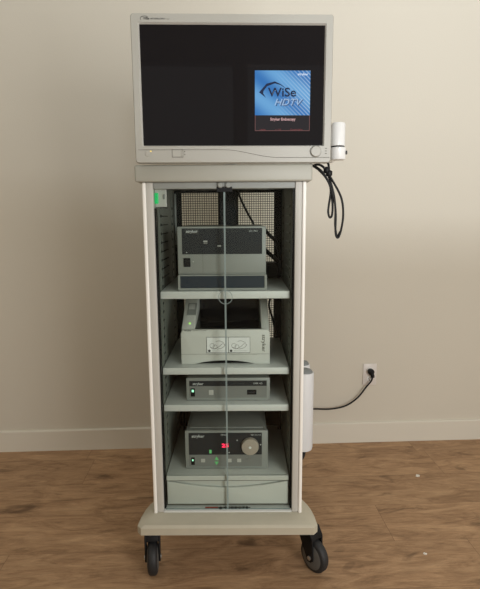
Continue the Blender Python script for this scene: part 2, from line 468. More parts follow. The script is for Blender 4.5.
for s in (-1, 1):
    # side panel: thick hollow wall with rounded outer front corner
    bm = bm_(); box(bm, min(s * .250, s * .2385), max(s * .250, s * .2385), -0.004, 0.455, ZB - .004, ZT, 0.004, 3)
    obj('side_panel', bm, M['trimwhite'], cart, shade=40)
    bm = bm_(); box(bm, min(s * .2385, s * .2170), max(s * .2385, s * .2170), 0.0, 0.035, ZB, ZT, 0.003, 2)
    obj('upright', bm, M['cart'], cart, shade=40)
    bm = bm_(); box(bm, min(s * .2385, s * .212), max(s * .2385, s * .212), 0.0352, 0.455, ZB, ZT)
    obj('inner_wall', bm, M['inner'], cart)
    # slotted shelf supports: ladder strips over a dark channel
    xi = s * 0.2119
    def sb(bm, d0, d1, y0, y1, z0, z1): box(bm, min(xi - s * d0, xi - s * d1), max(xi - s * d0, xi - s * d1), y0, y1, z0, z1)
    for ya, yb in ((0.070, 0.118), (0.330, 0.378)):
        bk = bm_(); sb(bk, 0, .0004, ya, yb, 0.352, 1.275)
        ch = obj('support_channel', bk, M['dark_hole'], cart)
        bm = bm_()
        sb(bm, .0004, .0016, ya, ya + .007, 0.352, 1.275); sb(bm, .0004, .0016, yb - .007, yb, 0.352, 1.275)
        z = 0.352; zz = []
        for i in range(36):
            q = 1.236 - i * 0.0283
            if q > .36: zz.append(q)
        edges = [1.275] + [v for q in zz for v in (q + .0042, q - .0042)] + [0.352]
        for i in range(0, len(edges), 2):
            if edges[i] - edges[i + 1] > .001: sb(bm, .0004, .0016, ya + .006, yb - .006, edges[i + 1], edges[i])
        obj('slotted_strip', bm, M['inner'], cart)
    for i in range(9):
        z = 1.236 - i * 0.0283
        bm = bm_(); sb(bm, 0, .0040, 0.108, 0.225, z - .0018, z + .0012)
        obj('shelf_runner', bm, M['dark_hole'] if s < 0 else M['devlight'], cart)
    # round rubber weather strip along glass
    bm = bm_(); box(bm, min(s * .2168, s * .2115), max(s * .2168, s * .2115), 0.014, 0.034, ZB, ZT - (.022 if s > 0 else .075))
    obj('door_seal', bm, M['black'], cart)
# top slab
bm = bm_(); box(bm, -0.2675, 0.2660, -0.018, 0.475, 1.3058, 1.3545, 0.006, 3)
obj('top_panel', bm, M['slab'], cart, shade=40)
bm = bm_(); box(bm, -0.2165, 0.2165, 0.004, 0.040, 1.2865, 1.3055, 0.002)
obj('top_rail', bm, M['devlight'], cart)
# back panel in three pieces around the two mesh windows
bm = bm_()
Y0, Y1 = 0.432, 0.440
box(bm, -0.212, -0.1844, Y0, Y1, ZB, ZT); box(bm, 0.1815, 0.212, Y0, Y1, ZB, ZT)
box(bm, -0.0392, 0.0392, Y0, Y1, ZB, ZT)
for a, b_ in ((-.1844, -.0392), (.0392, .1815)):
    box(bm, a, b_, Y0, Y1, 1.2955, ZT); box(bm, a, b_, Y0, Y1, ZB, 0.72)
obj('back_panel', bm, M['blackmat'], cart)
for a, b_, nn in ((-.1844, -.0392, 16), (.0392, .1815, 16)):
    bm = bm_()
    pitch = (b_ - a) / nn
    for i in range(nn + 1):
        x = a + i * pitch; box(bm, x - .0010, x + .0010, .4345, .4365, 0.72, 1.2955)
    k = 0
    while 0.72 + k * pitch < 1.2955:
        z = 0.72 + k * pitch; box(bm, a, b_, .4347, .4363, z - .0010, z + .0010); k += 1
    obj('mesh_grille', bm, M['blackmat'], cart)
# centre mast that carries the monitor arm
bm = bm_(); box(bm, -0.034, 0.032, 0.395, 0.431, ZB + .13, ZT, 0.004)
obj('mast', bm, M['black'], cart)
bm = bm_(); box(bm, -0.2085, -0.2010, 0.40, 0.408, 1.10, 1.292, 0.001)
obj('grey_strip', bm, M['devlight'], cart)
# shelves
for z0, z1 in ((.9485, .9730), (.6985, .7220), (.5720, .5950)):
    bm = bm_(); box(bm, -0.2100, 0.2060, 0.030, 0.425, z0, z1, 0.0025)
    obj('shelf', bm, M['shelf'], cart, shade=40)
# drawer unit at the bottom
du = obj('drawer_unit', box(bm_(), -0.2095, 0.2085, 0.034, 0.42, 0.2385, 0.3460, 0.003), M['drawer'], cart, shade=40)
bm = bm_()
n = 24; pts = [(-.207, .2400), (.206, .2400), (.206, .3245)]
for i in range(1, n):
    t = i / n; x = .206 - t * .413; pts.append((x, .3245 - .024 * math.sin(PI * t)))
pts.append((-.207, .3245))
prism(bm, pts, 0.024, 0.0338, 'y', 0.002)
obj('drawer_front', bm, M['drawer'], du, shade=35)
bm = bm_(); box(bm, -0.2085, 0.2075, 0.021, 0.0338, 0.3285, 0.3455, 0.002)
obj('drawer_top_rail', bm, M['drawer'], du)
obj('rail_seam', box(bm_(), -.2070, .2060, .0232, .0338, .3262, .3284), M['seam'], du)
# sill with the coloured sticker
st = obj('sill', box(bm_(), -0.2165, 0.2165, 0.0, 0.033, 0.2242, 0.2300), M['shelf'], cart)
stk = obj('sticker', box(bm_(), -0.078, 0.077, 0.0135, 0.0215, 0.2300, 0.2303), M['seam'], cart, 'narrow sticker with red end and black characters')
obj('sticker_end', box(bm_(), -0.078, -0.034, 0.0115, 0.0225, 0.2303, 0.2306), M['red'], stk)
x = -0.031
for ch, w in (('@', .012), ('4', .010), ('C', .010), ('E', .009), ('E', .009), ('0', .010), ('7', .010), ('1', .006)):
    text('sticker_character', ch, x, 0.0105, 0.2310, 0.0125, M['black'], stk, width=w, bold=.03, flat=True); x += w + .0033
# rocker switch on a white plate
pl = obj('switch_plate', box(bm_(), -0.2165, -0.180, 0.026, 0.034, 1.234, 1.292, 0.002), M['lens'], cart, 'pale switch plate')
obj('rocker_switch', box(bm_(), -0.2160, -0.2050, 0.020, 0.028, 1.244, 1.276, 0.002), M['ledg'], pl, 'green lit rocker switch')
obj('switch_lever', box(bm_(), -0.190, -0.185, 0.021, 0.027, 1.258, 1.272, 0.001), M['dev'], pl)
# glass doors
for a, b_ in ((-0.2110, -0.0014), (0.0014, 0.2110)):
    g = obj('glass_door', box(bm_(), a, b_, 0.0085, 0.0125, 0.2305, 1.2830), M['glass'], cart)
    s = -1 if a < -.1 else 1
    xe = b_ if s < 0 else a
    obj('door_edge', box(bm_(), xe - .0011, xe + .0011, 0.0078, 0.0130, 0.2305, 1.2830), M['glassedge'], g)
    obj('bottom_edge', box(bm_(), a, b_, 0.0078, 0.0130, 0.2301, 0.2308), M['glassedge'], g)
    kx = -0.0115 if s < 0 else 0.0125
    obj('pivot_knob', lathe(bm_(), [(.0085, 0.004), (.0085, -.004), (.0070, -.007), (.003, -.0075)], (kx, 0, 1.2965), 'y', 20), M['devlight'], g, shade=40)
    obj('pivot_bracket', box(bm_(), kx - .012, kx + .012, 0.0035, 0.0145, 1.2770, 1.2925, 0.001), M['black'], g)
    # half of the round finger grip
    bm = bm_(); pts = []
    for i in range(17):
        t = -PI / 2 + PI * i / 16
        pts.append((0.0 + s * .0215 * math.cos(t), 0.0075, 0.9575 + .0215 * math.sin(t)))
    tube(bm, pts, .0011, 6, smooth=False)
    obj('finger_grip_ring', bm, M['glassedge'], g)

# casters
def caster(x, y, rz):
    c = bpy.data.objects.new('caster', None); COL.objects.link(c); c.parent = cart
    c.location = (x, y, 0); c.rotation_euler = (0, 0, rz)
    R = 0.056; oy = -0.034
    w = obj('wheel', lathe(bm_(), [(.030, -.0165), (R - .010, -.0165), (R - .003, -.013), (R, -.007), (R, .007), (R - .003, .013), (R - .010, .0165), (.030, .0165)], (0, oy, R), 'x', 48), M['rubber'], c, shade=40)
    obj('wheel_disc', lathe(bm_(), [(.010, -.0205), (.034, -.0190), (.0425, -.0170), (.0425, .0170), (.034, .0190), (.010, .0205)], (0, oy, R), 'x', 40), M['greyplastic'], c, shade=40)
    bm = bm_()
    for s in (-1, 1):
        pts = [(oy - .015, R - .006), (oy - .006, R - .015), (oy + .008, R - .015), (oy + .034, R + .030), (oy + .052, .120), (oy + .052, .152), (oy + .006, .152), (oy - .012, .124)]
        prism(bm, pts, min(s * .0205, s * .0265), max(s * .0205, s * .0265), 'x', 0.001)
    prism(bm, [(oy - .012, .1180), (oy + .052, .1180), (oy + .052, .152), (oy + .006, .152), (oy - .010, .126)], -.0265, .0265, 'x', .002)
    obj('fork', bm, M['black'], c, shade=40)
    obj('axle', lathe(bm_(), [(.0055, -.030), (.0075, -.029), (.0075, .029), (.0055, .030)], (0, oy, R), 'x', 16), M['steel'], c, shade=40)
    obj('swivel', lathe(bm_(), [(.027, .1515), (.027, .161), (.018, .164), (.018, .1768)], (0, 0, 0), 'z', 28), M['black'], c, shade=40)
caster(-0.267, 0.045, math.radians(8))
caster(0.279, 0.045, math.radians(38))
caster(-0.250, 0.43, math.radians(150))
caster(0.250, 0.43, math.radians(-20))

# ---------------------------------------------------------------- monitor arm
arm = thing('monitor_arm', 'white jointed monitor arm with a stacked cylinder knuckle behind the display', 'monitor arm', (0.0145, 0.25, 1.3782))
arm.scale = (1.0, 1, 1.03)
obj('arm_base', lathe(bm_(), [(.045, 0), (.045, .012), (.022, .016), (.022, .10)], (0, 0, 0.0003), 'z', 32), M['white'], arm, shade=40)
obj('lower_link', box(bm_(), -.02, .345, -.018, .018, .072, .098, .006), M['white'], arm, shade=40)
obj('upper_link', box(bm_(), 0.02, .345, -.140, -.112, .075, .110, .006), M['white'], arm, shade=40)
obj('knuckle_upper', lathe(bm_(), [(.020, .064), (.0225, .066), (.0225, .130), (.020, .134)], (.348, -.145, 0), 'z', 32), M['white'], arm, shade=40)
obj('knuckle_ring', lathe(bm_(), [(.0215, .0605), (.0215, .0645)], (.348, -.145, 0), 'z', 32), M['black'], arm)
obj('knuckle_lower', lathe(bm_(), [(.022, .024), (.0245, .027), (.0245, .059), (.022, .061)], (.349, -.145, 0), 'z', 32), M['white'], arm, shade=40)
obj('knuckle_screw', lathe(bm_(), [(.006, 0), (.006, .004)], (.373, -.152, .045), 'x', 12), M['txt'], arm)
obj('rear_post', lathe(bm_(), [(.016, .030), (.016, .115)], (.345, 0, 0), 'z', 20), M['white'], arm, shade=40)
obj('cross_link', box(bm_(), .331, .361, -.145, .0, .030, .058, .006), M['white'], arm, shade=40)
obj('mount_plate', box(bm_(), -.03, .07, -.152, -.138, .06, .16, .003), M['blackmat'], arm)

# ---------------------------------------------------------------- display
MR = math.radians(2.1)
mon = thing('display_monitor', 'wide flat display with pale grey frame and blue splash picture, on top of the cart', 'monitor', (0.0310, -0.045, 1.3797), MR)
mon.scale = (1.0205, 1, 1.023)
HW, HT = 0.2795, 0.3955
SX0, SX1, SZ0, SZ1 = -0.2560, 0.2560, 0.0490, 0.3685
# frame: a ring with rounded outer corners
def rrect(x0, x1, z0, z1, r, n=6):
    P = []
    for cx, cz, a in ((x1 - r, z1 - r, 0), (x0 + r, z1 - r, PI / 2), (x0 + r, z0 + r, PI), (x1 - r, z0 + r, 1.5 * PI)):
        for i in range(n + 1):
            t = a + PI / 2 * i / n; P.append((cx + r * math.cos(t), cz + r * math.sin(t)))
    return P
def frame(bm, outer, inner, y0, y1, lip=0.004):
    n = len(outer)
    o0 = [bm.verts.new((p[0] * .9925, y0, p[1] * 1.0 + (HT / 2 - p[1]) * .008)) for p in outer]
    o05 = [bm.verts.new((p[0], y0 + .004, p[1])) for p in outer]
    o1 = [bm.verts.new((p[0], y1, p[1])) for p in outer]
    i0 = [bm.verts.new((p[0], y0, p[1])) for p in inner]
    i1 = [bm.verts.new((p[0], y1, p[1])) for p in inner]
    for i in range(n):
        j = (i + 1) % n
        for a, b_ in ((i0, o0), (o0, o05), (o05, o1), (o1, i1), (i1, i0)):
            bm.faces.new((a[i], a[j], b_[j], b_[i]))
bm = bm_()
frame(bm, rrect(-HW, HW, 0, HT, .008), rrect(SX0 - .0035, SX1 + .0035, SZ0 - .0035, SZ1 + .0035, .001), 0.0, 0.030)
bez = obj('frame', bm, M['plastic'], mon, shade=40)
bm = bm_()
A = rrect(SX0 - .0035, SX1 + .0035, SZ0 - .0035, SZ1 + .0035, .0012); B = rrect(SX0, SX1, SZ0, SZ1, .0006)
va = [bm.verts.new((p[0], 0.0, p[1])) for p in A]; vb = [bm.verts.new((p[0], 0.0105, p[1])) for p in B]
for i in range(len(va)):
    j = (i + 1) % len(va); bm.faces.new((va[i], va[j], vb[j], vb[i]))
obj('frame_lip', bm, M['bezel_in'], mon)
obj('screen', box(bm_(), SX0 - .001, SX1 + .001, 0.0085, 0.0120, SZ0 - .001, SZ1 + .001), M['screen'], mon, 'dark glossy screen')
bm = bm_()
prism(bm, [(0.0305, 0.004), (0.0305, HT - .006), (0.055, HT - .03), (0.072, HT - .09), (0.072, .07), (0.05, 0.012)], -HW + .006, HW - .006, 'x', 0.003)
obj('rear_housing', bm, M['plastic'], mon, shade=30)
# control strip below the screen: raised lower lip with a wave
bm = bm_(); n = 40; up = []
def wav(x):
    t = (x + .03) / .16; t = max(0, min(1, t)); s_ = t * t * (3 - 2 * t)
    return .036 - .022 * s_
pts = [(-HW + .006, .0015), (HW * .985, .0015)]
bmx = []
for i in range(n + 1):
    x = HW * .985 - i / n * (2 * HW * .985 - .004); bmx.append((x, wav(x)))
tube(bm, [(p[0], -.0003, p[1]) for p in bmx], .0007, 5, smooth=False)
obj('frame_groove', bm, M['seam'], mon)
tube_b = bm_()
obj('power_button', lathe(bm_(), [(.0082, .002), (.0082, -.0012), (.0068, -.0022)], (-.2440, 0, .0250), 'y', 24), M['plastic'], mon, shade=30)
obj('power_lamp', lathe(bm_(), [(.0022, .001), (.0022, -.0012)], (-.2355, 0, .0320), 'y', 12), M['leda'], mon, 'small amber power lamp')
ms = obj('menu_button', box(bm_(), -.1745, -.1455, -.0014, .002, .0165, .0355, .001), M['plastic'], mon)
bm = bm_()
tube(bm, [(-.1755, -.0006, .0155), (-.1445, -.0006, .0155), (-.1445, -.0006, .0365), (-.1755, -.0006, .0365), (-.1755, -.0006, .0155)], .0006, 5, smooth=False)
box(bm, -.1500, -.1493, -.0018, 0, .0170, .0350)
obj('menu_button_rim', bm, M['seam'], ms)
for z in (.029, .021):
    obj('menu_mark', box(bm_(), -.1405, -.1385, -.0004, .001, z, z + .004), M['seam'], mon)
ar = obj('adjust_knob', lathe(bm_(), [(.0155, .002), (.0155, -.004), (.0135, -.0075), (.005, -.0080)], (.2350, 0, .0305), 'y', 32), M['plastic'], mon, shade=35)
obj('knob_rim', torus(bm_(), .0160, .0007, (.2350, -.0003, .0305)), M['devlight'], ar)
text('knob_scale', '|||', .2635, -.0004, .040, .004, M['seam'], mon, width=.016, vert=True)
# badge on the frame
bd = text('badge_name', 'WiSe', -.2440, -.0005, .3785, .0058, M['txt'], mon, width=.0165, bold=.03)
bm = bm_(); pts = []
for i in range(13):
    t = math.radians(30 + 190 * i / 12); pts.append((-.2435 + .0115 * math.cos(t) + .003, -.0005, .3812 + .006 * math.sin(t)))
tube(bm, pts, .0006, 5, smooth=False); obj('badge_arc', bm, M['txt'], bd)
text('badge_line', 'HDTV SURGICAL DISPLAY', -.2240, -.0005, .3790, .0036, M['txt'], mon, width=.040, bold=.02)
text('badge_size', '26"', -.1800, -.0005, .3788, .0022, M['seam'], mon, width=.008)
# splash picture shown on the screen (local z from pixel rows)
PX0, PX1 = .0612, .2180
PZ1, PZM, PZ0 = .2511, .1313, .0885
sp = obj('splash_picture', box(bm_(), PX0, PX1, .0079, .0086, PZM, PZ1), M['e_blue'], mon, 'bright blue picture on the screen')
obj('caption_panel', box(bm_(), PX0, PX1, .0079, .0086, PZ0, PZM - .0002), M['e_dark'], sp)
bm = bm_()
box(bm, PX0, PX0 + .0014, .0074, .0079, PZ0, PZM); box(bm, PX1 - .0014, PX1, .0074, .0079, PZ0, PZM); box(bm, PX0, PX1, .0074, .0079, PZ0, PZ0 + .0014)
obj('caption_border', bm, M['e_line'], sp)
W_ = PX1 - PX0
def sxx(u): return PX0 + u * W_
text('splash_name', 'WiSe', sxx(.235), .0070, .1820, .0235, M['e_navy'], sp, width=.080, bold=.018)
text('splash_format', 'HDTV', sxx(.375), .0071, .1560, .0175, M['e_mid'], sp, width=.080, shear=.35, bold=.012)
text('splash_format', 'HDTV', sxx(.355), .0067, .1580, .0175, M['e_soft'], sp, width=.080, shear=.35, bold=-.004)
text('splash_maker', 'stryker', sxx(.77), .0070, .2385, .0062, M['e_pale'], sp, width=.030, bold=.02)
text('caption_maker', 'Stryker Endoscopy', sxx(.28), .0071, .1170, .0075, M['e_pink'], sp, width=.072, bold=.02)
text('caption_line', 'Loading', sxx(.09), .0071, .0905, .0040, M['e_red'], sp, width=.016)
text('caption_line', 'v 1.0', sxx(.37), .0071, .0905, .0040, M['e_red'], sp, width=.016)
text('caption_line', 'Copyright', sxx(.64), .0071, .0905, .0040, M['e_red'], sp, width=.036)
# swooping chevron left of the name
bm = bm_()
pa = [(.075, .66), (.20, .575), (.15, .64), (.155, .68), (.22, .755), (.36, .80), (.46, .775), (.60, .70), (.46, .79), (.36, .83), (.21, .795)]
prism(bm, [(sxx(u), PZM - .0 + (v - .3) / .7 * (PZ1 - PZM) + .000) for u, v in pa], .0070, .0078, 'y')
obj('splash_swoosh', bm, M['e_navy'], sp)

# ---------------------------------------------------------------- upper recorder
def group_depth(t): return t
rec = thing('video_recorder', 'large grey boxy recorder with dark front panel, on the top shelf', 'recorder', (-0.0112, 0.045, 1.0405))
rec.scale = (1.026, 1, 1.018)
hw, h = .1380, .1510
obj('case', box(bm_(), -hw + .004, hw - .004, .012, .34, .0, h - .001, .002), M['devlight'], rec, shade=40)
fa = obj('fascia', box(bm_(), -hw, hw, 0, .0118, .0, h, .003), M['devlight'], rec, shade=40)
pn = obj('front_panel', box(bm_(), -.1235, .1255, -.0016, 0.001, .0645, .1450, .0008), M['devdark'], rec, 'dark front panel')
obj('brand_plate', box(bm_(), -.113, -.071, -.0022, -.0014, .129, .142, .0003), M['txt'], pn)
text('maker_lettering', 'stryker', -.110, -.0030, .132, .0085, M['txtl'], pn, width=.036, bold=.03)
text('model_lettering', 'digital recorder', .004, -.0022, .1335, .0045, M['txt'], pn, width=.05, bold=.01)
text('mode_lettering', 'SDC PRO', .085, -.0022, .1335, .0050, M['txtl'], pn, width=.026)
obj('disc_slot', box(bm_(), -.0600, .0700, -.0021, -.0014, .0985, .0995), M['black'], pn)
obj('panel_seam', box(bm_(), -.0625, -.0615, -.0021, -.0014, .0645, .128), M['black'], pn)
obj('eject_button', box(bm_(), -.0570, -.0440, -.0034, -.0014, .1030, .1070, .0008), M['lens'], pn)
obj('eject_rim', box(bm_(), -.0560, -.0440, -.0024, -.0014, .0985, .1005, .0002), M['lens'], pn)
obj('status_button', box(bm_(), -.0135, -.0020, -.0034, -.0014, .0880, .0925, .0008), M['lens'], pn)
obj('card_icon', box(bm_(), -.1110, -.1075, -.0022, -.0014, .0690, .0715), M['txtl'], pn)
obj('power_switch', box(bm_(), -.1195, -.0985, -.0040, .001, .0250, .0530, .0012), M['black'], rec, 'black rocker power switch')
obj('usb_dot', box(bm_(), -.0910, -.0885, -.0008, .001, .040, .0425), M['label'], rec)
obj('door_seam', box(bm_(), -.0600, -.0592, -.0005, .001, .004, .064), M['seam'], rec)
obj('door_seam', box(bm_(), -.135, .135, -.0005, .001, .0045, .0055), M['seam'], rec)

low = thing('slim_console', 'low grey console with slate blue front under the large recorder', 'console', (-0.0100, 0.040, 0.98835))
low.scale = (1.023, 1, 1.014)
obj('case', box(bm_(), -.1375, .1375, .010, .34, 0.002, .0512, .002), M['devlight'], low, shade=40)
bm = bm_()
frame_o = rrect(-.1400, .1400, .0015, .0512, .005); frame_i = rrect(-.1330, .1325, .0085, .0475, .002)
for (a, b_, ya, yb) in ((frame_o, frame_i, 0, 0),):
    va = [bm.verts.new((p[0], ya, p[1])) for p in a]; vb = [bm.verts.new((p[0], yb, p[1])) for p in b_]
    vc = [bm.verts.new((p[0], .0098, p[1])) for p in a]; vd = [bm.verts.new((p[0], .0098, p[1])) for p in b_]
    for i in range(len(va)):
        j = (i + 1) % len(va)
        for q, r_ in ((va, vb), (va, vc), (vc, vd), (vd, vb)): bm.faces.new((q[i], q[j], r_[j], r_[i]))
obj('fascia', bm, M['devlight'], low, shade=40)
obj('slate_panel', box(bm_(), -.1328, .1323, .0035, .0097, .0087, .0473), M['devblue'], low, 'slate blue front panel')
for sx_ in (-.12, .12):
    for y in (.03, .31): obj('foot', lathe(bm_(), [(.008, 0), (.008, .003)], (sx_, y, 0), 'z', 12), M['rubber'], low)

# ---------------------------------------------------------------- printer
pr = thing('photo_printer', 'pale grey printer with dark open tray on the middle shelf', 'printer', (-0.0040, 0.067, 0.7338))
pr.scale = (1.017, 1, 1.016)
bm = bm_()
hw = .1465
# body cheeks in side profile
prof = [(0.012, 0.0), (0.012, .116), (.020, .124), (.150, .196), (.175, .203), (.335, .203), (.335, 0.0)]
prism(bm, prof, -hw + .002, -.1000, 'x', 0.004)
obj('side_cheek', bm, M['prn'], pr, shade=30)
bm = bm_(); prism(bm, prof, .1180, hw - .002, 'x', 0.004)
obj('side_cheek', bm, M['prn'], pr, shade=30)
bm = bm_(); prism(bm, [(.014, .0), (.014, .118), (.10, .126), (.20, .150), (.20, .198), (.333, .198), (.333, 0.0)], -.0999, .1179, 'x')
obj('paper_tray', bm, M['prntray'], pr, 'dark glossy tray recess')
bm = bm_(); box(bm, -.060, .040, .060, .110, .129, .134, .001); box(bm, .01, .09, .085, .150, .133, .137, .001)
obj('tray_flap', bm, M['prntray'], pr)
# front cover with arched foot
pts = [(-hw, 0.0), (-.100, 0.0)]
for i in range(1, 24):
    t = i / 24; x = -.100 + t * .195
    pts.append((x, .0125 * math.sin(PI * t) ** .7 ))
pts += [(.095, 0.0), (hw, 0.0), (hw, .104), (hw - .004, .114), (hw - .010, .118), (-hw + .010, .118), (-hw + .004, .114), (-hw, .104)]
bm = bm_(); prism(bm, pts, 0.0, .0118, 'y', .003)
fc = obj('front_cover', bm, M['prn'], pr, shade=30)
obj('cover_seam', box(bm_(), -hw + .001, hw - .001, -.0004, .001, .0345, .0353), M['seam'], fc)
obj('cover_seam', box(bm_(), -.055, .105, -.0022, .001, .0310, .0335, .0005), M['prn'], fc)
for a in (-.0615, .0100):
    lb = obj('instruction_label', box(bm_(), a, a + .0710, -.0012, .001, .0400, .0925, .0003), M['label'], pr, 'white printed instruction label')
    bm = bm_()
    tube(bm, [(a, -.0012, .040), (a + .071, -.0012, .040), (a + .071, -.0012, .0925), (a, -.0012, .0925), (a, -.0012, .040)], .0008, 5, smooth=False)
    obj('label_border', bm, M['txt'], lb)
    bm = bm_()
    for (u, w, q, k) in ((.018, .058, .0075, 1), (.028, .066, .0068, -1)):
        torus(bm, q * 1.0, .0005, (a + u, -.0013, .0400 + .022 + .002 * k), 'y', 14, 4)
    tube(bm, [(a + .012, -.0013, .058), (a + .024, -.0013, .053), (a + .040, -.0013, .060), (a + .052, -.0013, .070), (a + .060, -.0013, .066), (a + .050, -.0013, .056), (a + .034, -.0013, .052)], .0006, 4)
    tube(bm, [(a + .030, -.0013, .078), (a + .042, -.0013, .080), (a + .056, -.0013, .074)], .0006, 4)
    obj('label_drawing', bm, M['seam'], lb)
    obj('label_spot', lathe(bm_(), [(.0042, .0002), (.0042, -.0020)], (a + .0085, 0, .0465), 'y', 14), M['txt'], lb)
    obj('label_wording', box(bm_(), a + .018, a + .062, -.0014, .0, .0455, .0462), M['seam'], lb)
text('front_lettering', 'stryker', -.134, -.0005, .1130, .0045, M['txt'], pr, width=.024, bold=.03)
text('model_lettering', 'SDP1000 color printer', -.106, -.0005, .1135, .0030, M['seam'], pr, width=.046)
text('side_lettering', 'stryker', .1210, -.0006, .1000, .0120, M['seam'], pr, width=.058, vert=True, bold=.01)
# control pad on the left cheek, lying on the slope
def slope(y): return .124 + (y - .020) * (.196 - .124) / .130
ang = math.atan2(.072, .130)
Rm = Matrix.Rotation(ang, 3, 'X')
cp = obj('control_pad', box(bm_(), -.132, -.102, .070, .135, slope(.07) - .001, slope(.07) + .0022, .0008, 2, Rm, (0, .070, slope(.07))), M['devlight'], pr)
obj('pad_key', box(bm_(), -.128, -.108, .100, .128, slope(.07) + .002, slope(.07) + .0035, .0008, 2, Rm, (0, .070, slope(.07))), M['lens'], cp)
obj('ready_lamp', box(bm_(), -.1225, -.1160, .030, .037, slope(.030) - .001, slope(.030) + .003, .0008, 2, Rm, (0, .030, slope(.030))), M['ledy'], pr, 'small green ready lamp')

# ---------------------------------------------------------------- slim unit
sl = thing('camera_control_unit', 'slim flat grey unit with thin black strip, on the lowest of the three shelves', 'control unit', (0.0035, 0.062, 0.6056))
sl.scale = (1.011, 1, 1.01)
obj('case', box(bm_(), -.1375, .1375, .010, .34, .003, .0795, .002), M['dev'], sl, shade=40)
obj('fascia', box(bm_(), -.1405, .1405, 0, .0098, .0015, .0815, .004), M['devlight'], sl, shade=40)
fp = obj('face_plate', box(bm_(), -.1300, .1300, -.0012, .001, .0120, .0720, .0005), M['dev'], sl)
bs = obj('black_strip', box(bm_(), -.1290, .1290, -.0020, -.0008, .0535, .0715), M['devdark'], fp, 'black strip')
text('maker_lettering', 'stryker', -.118, -.0027, .0580, .0085, M['txtl'], sl, width=.036, bold=.03)
text('model_lettering', '3-CHIP CAMERA', .010, -.0027, .0600, .0045, M['txt'], sl, width=.045)
text('model_lettering', '1088 HD', .085, -.0027, .0600, .0055, M['txtl'], sl, width=.030)
sw = obj('power_switch', box(bm_(), -.1250, -.1110, -.0036, .001, .0175, .0455, .001), M['black'], sl)
obj('switch_lamp', box(bm_(), -.1215, -.1145, -.0044, -.003, .0335, .0415), M['ledw'], sw, 'pale green lamp')
bt = obj('mode_button', box(bm_(), -.0645, -.0490, -.0030, .001, .0225, .0400, .001), M['lens'], sl)
obj('connector_port', box(bm_(), .0635, .0950, -.0024, .001, .0230, .0400, .001), M['black'], sl)
obj('port_ridge', box(bm_(), .0680, .0905, -.0032, -.002, .0290, .0340, .0005), M['devdark'], sl)
for sx_ in (-.12, .12):
    for y in (.03, .31): obj('foot', lathe(bm_(), [(.008, 0), (.008, .004)], (sx_, y, 0), 'z', 12), M['rubber'], sl)

# ---------------------------------------------------------------- light source / insufflator
ls = thing('light_source', 'grey control unit with round tan dial and red digits, on the bottom drawer', 'control unit', (-0.0040, 0.064, 0.3556))
ls.scale = (0.998, 1, 0.998)
hw, h = .1435, .1430
obj('case', box(bm_(), -hw + .004, hw - .004, .012, .33, .004, h - .001, .003), M['dev'], ls, shade=40)
obj('lid_ridge', box(bm_(), -hw + .016, hw - .016, .020, .31, h - .0008, h + .004, .002), M['dev'], ls, shade=40)
bm = bm_(); box(bm, -hw, hw, 0, .0118, .0025, h, .003)
obj('fascia', bm, M['devlight'], ls, shade=40)
dp = obj('display_panel', box(bm_(), -.1305, .1225, -.0014, .001, .0550, .1350, .0006), M['devdark'], ls, 'dark display panel')
obj('key_strip', box(bm_(), -.1305, .1225, -.0012, .001, .0110, .0548, .0005), M['dev'], ls)
text('maker_lettering', 'stryker', -.120, -.0022, .1190, .0100, M['txtl'], dp, width=.044, bold=.03)
text('model_lettering', 'X8000', -.020, -.0022, .1260, .0045, M['txtl'], dp, width=.020)
text('model_lettering', 'light source', .085, -.0022, .1260, .0045, M['txtl'], dp, width=.034)
text('digits', '25', -.0165, -.0026, .0830, .0130, M['ledr'], dp, width=.024, bold=.02)
k = obj('dial', lathe(bm_(), [(.0300, 0.0), (.0300, -.010), (.0285, -.014), (.0180, -.0155), (.004, -.0158)], (.0815, -.0014, .0885), 'y', 40), M['knob'], ls, 'round tan dial', shade=35)
bm = bm_(); lathe(bm, [(.0045, -.0170), (.0045, -.0185)], (.0815, 0, .0885), 'y', 10)
obj('dial_mark', bm, M['label'], k)
for (x, z) in ((.037, .108), (.118, .0915), (.009, .063)):
    obj('panel_dot', box(bm_(), x - .002, x + .002, -.0022, -.0012, z - .002, z + .002), M['txtl'], dp)
ld = obj('status_lamp', box(bm_(), -.0600, -.0520, -.0025, .001, .0600, .0730, .0008), M['ledgd'], ls, 'small green lamp')
sw = obj('power_switch', box(bm_(), -.1235, -.1110, -.0035, .001, .0180, .0450, .001), M['black'], ls)
obj('switch_lamp', box(bm_(), -.1200, -.1150, -.0044, -.003, .0330, .0390), M['ledw'], sw, 'pale lamp')
for x in (-.0820, .0100, .0435):
    obj('key', box(bm_(), x - .0070, x + .0070, -.0028, .001, .0270, .0400, .001), M['lens'], ls)
obj('key', box(bm_(), .0700, .0840, -.0028, .001, .0320, .0400, .001), M['dev'], ls)
for z0, z1 in ((.0360, .0480), (.0290, .0170)):
    bm = bm_(); prism(bm, [(-.0420, z0), (-.0280, z0), (-.0350, z1)], -.0024, .001, 'y')
    obj('arrow_key', bm, M['ledgd'], ls)
for sx_ in (-.12, .12):
    for y in (.03, .30): obj('foot', lathe(bm_(), [(.008, 0), (.008, .005)], (sx_, y, 0), 'z', 12), M['rubber'], ls)

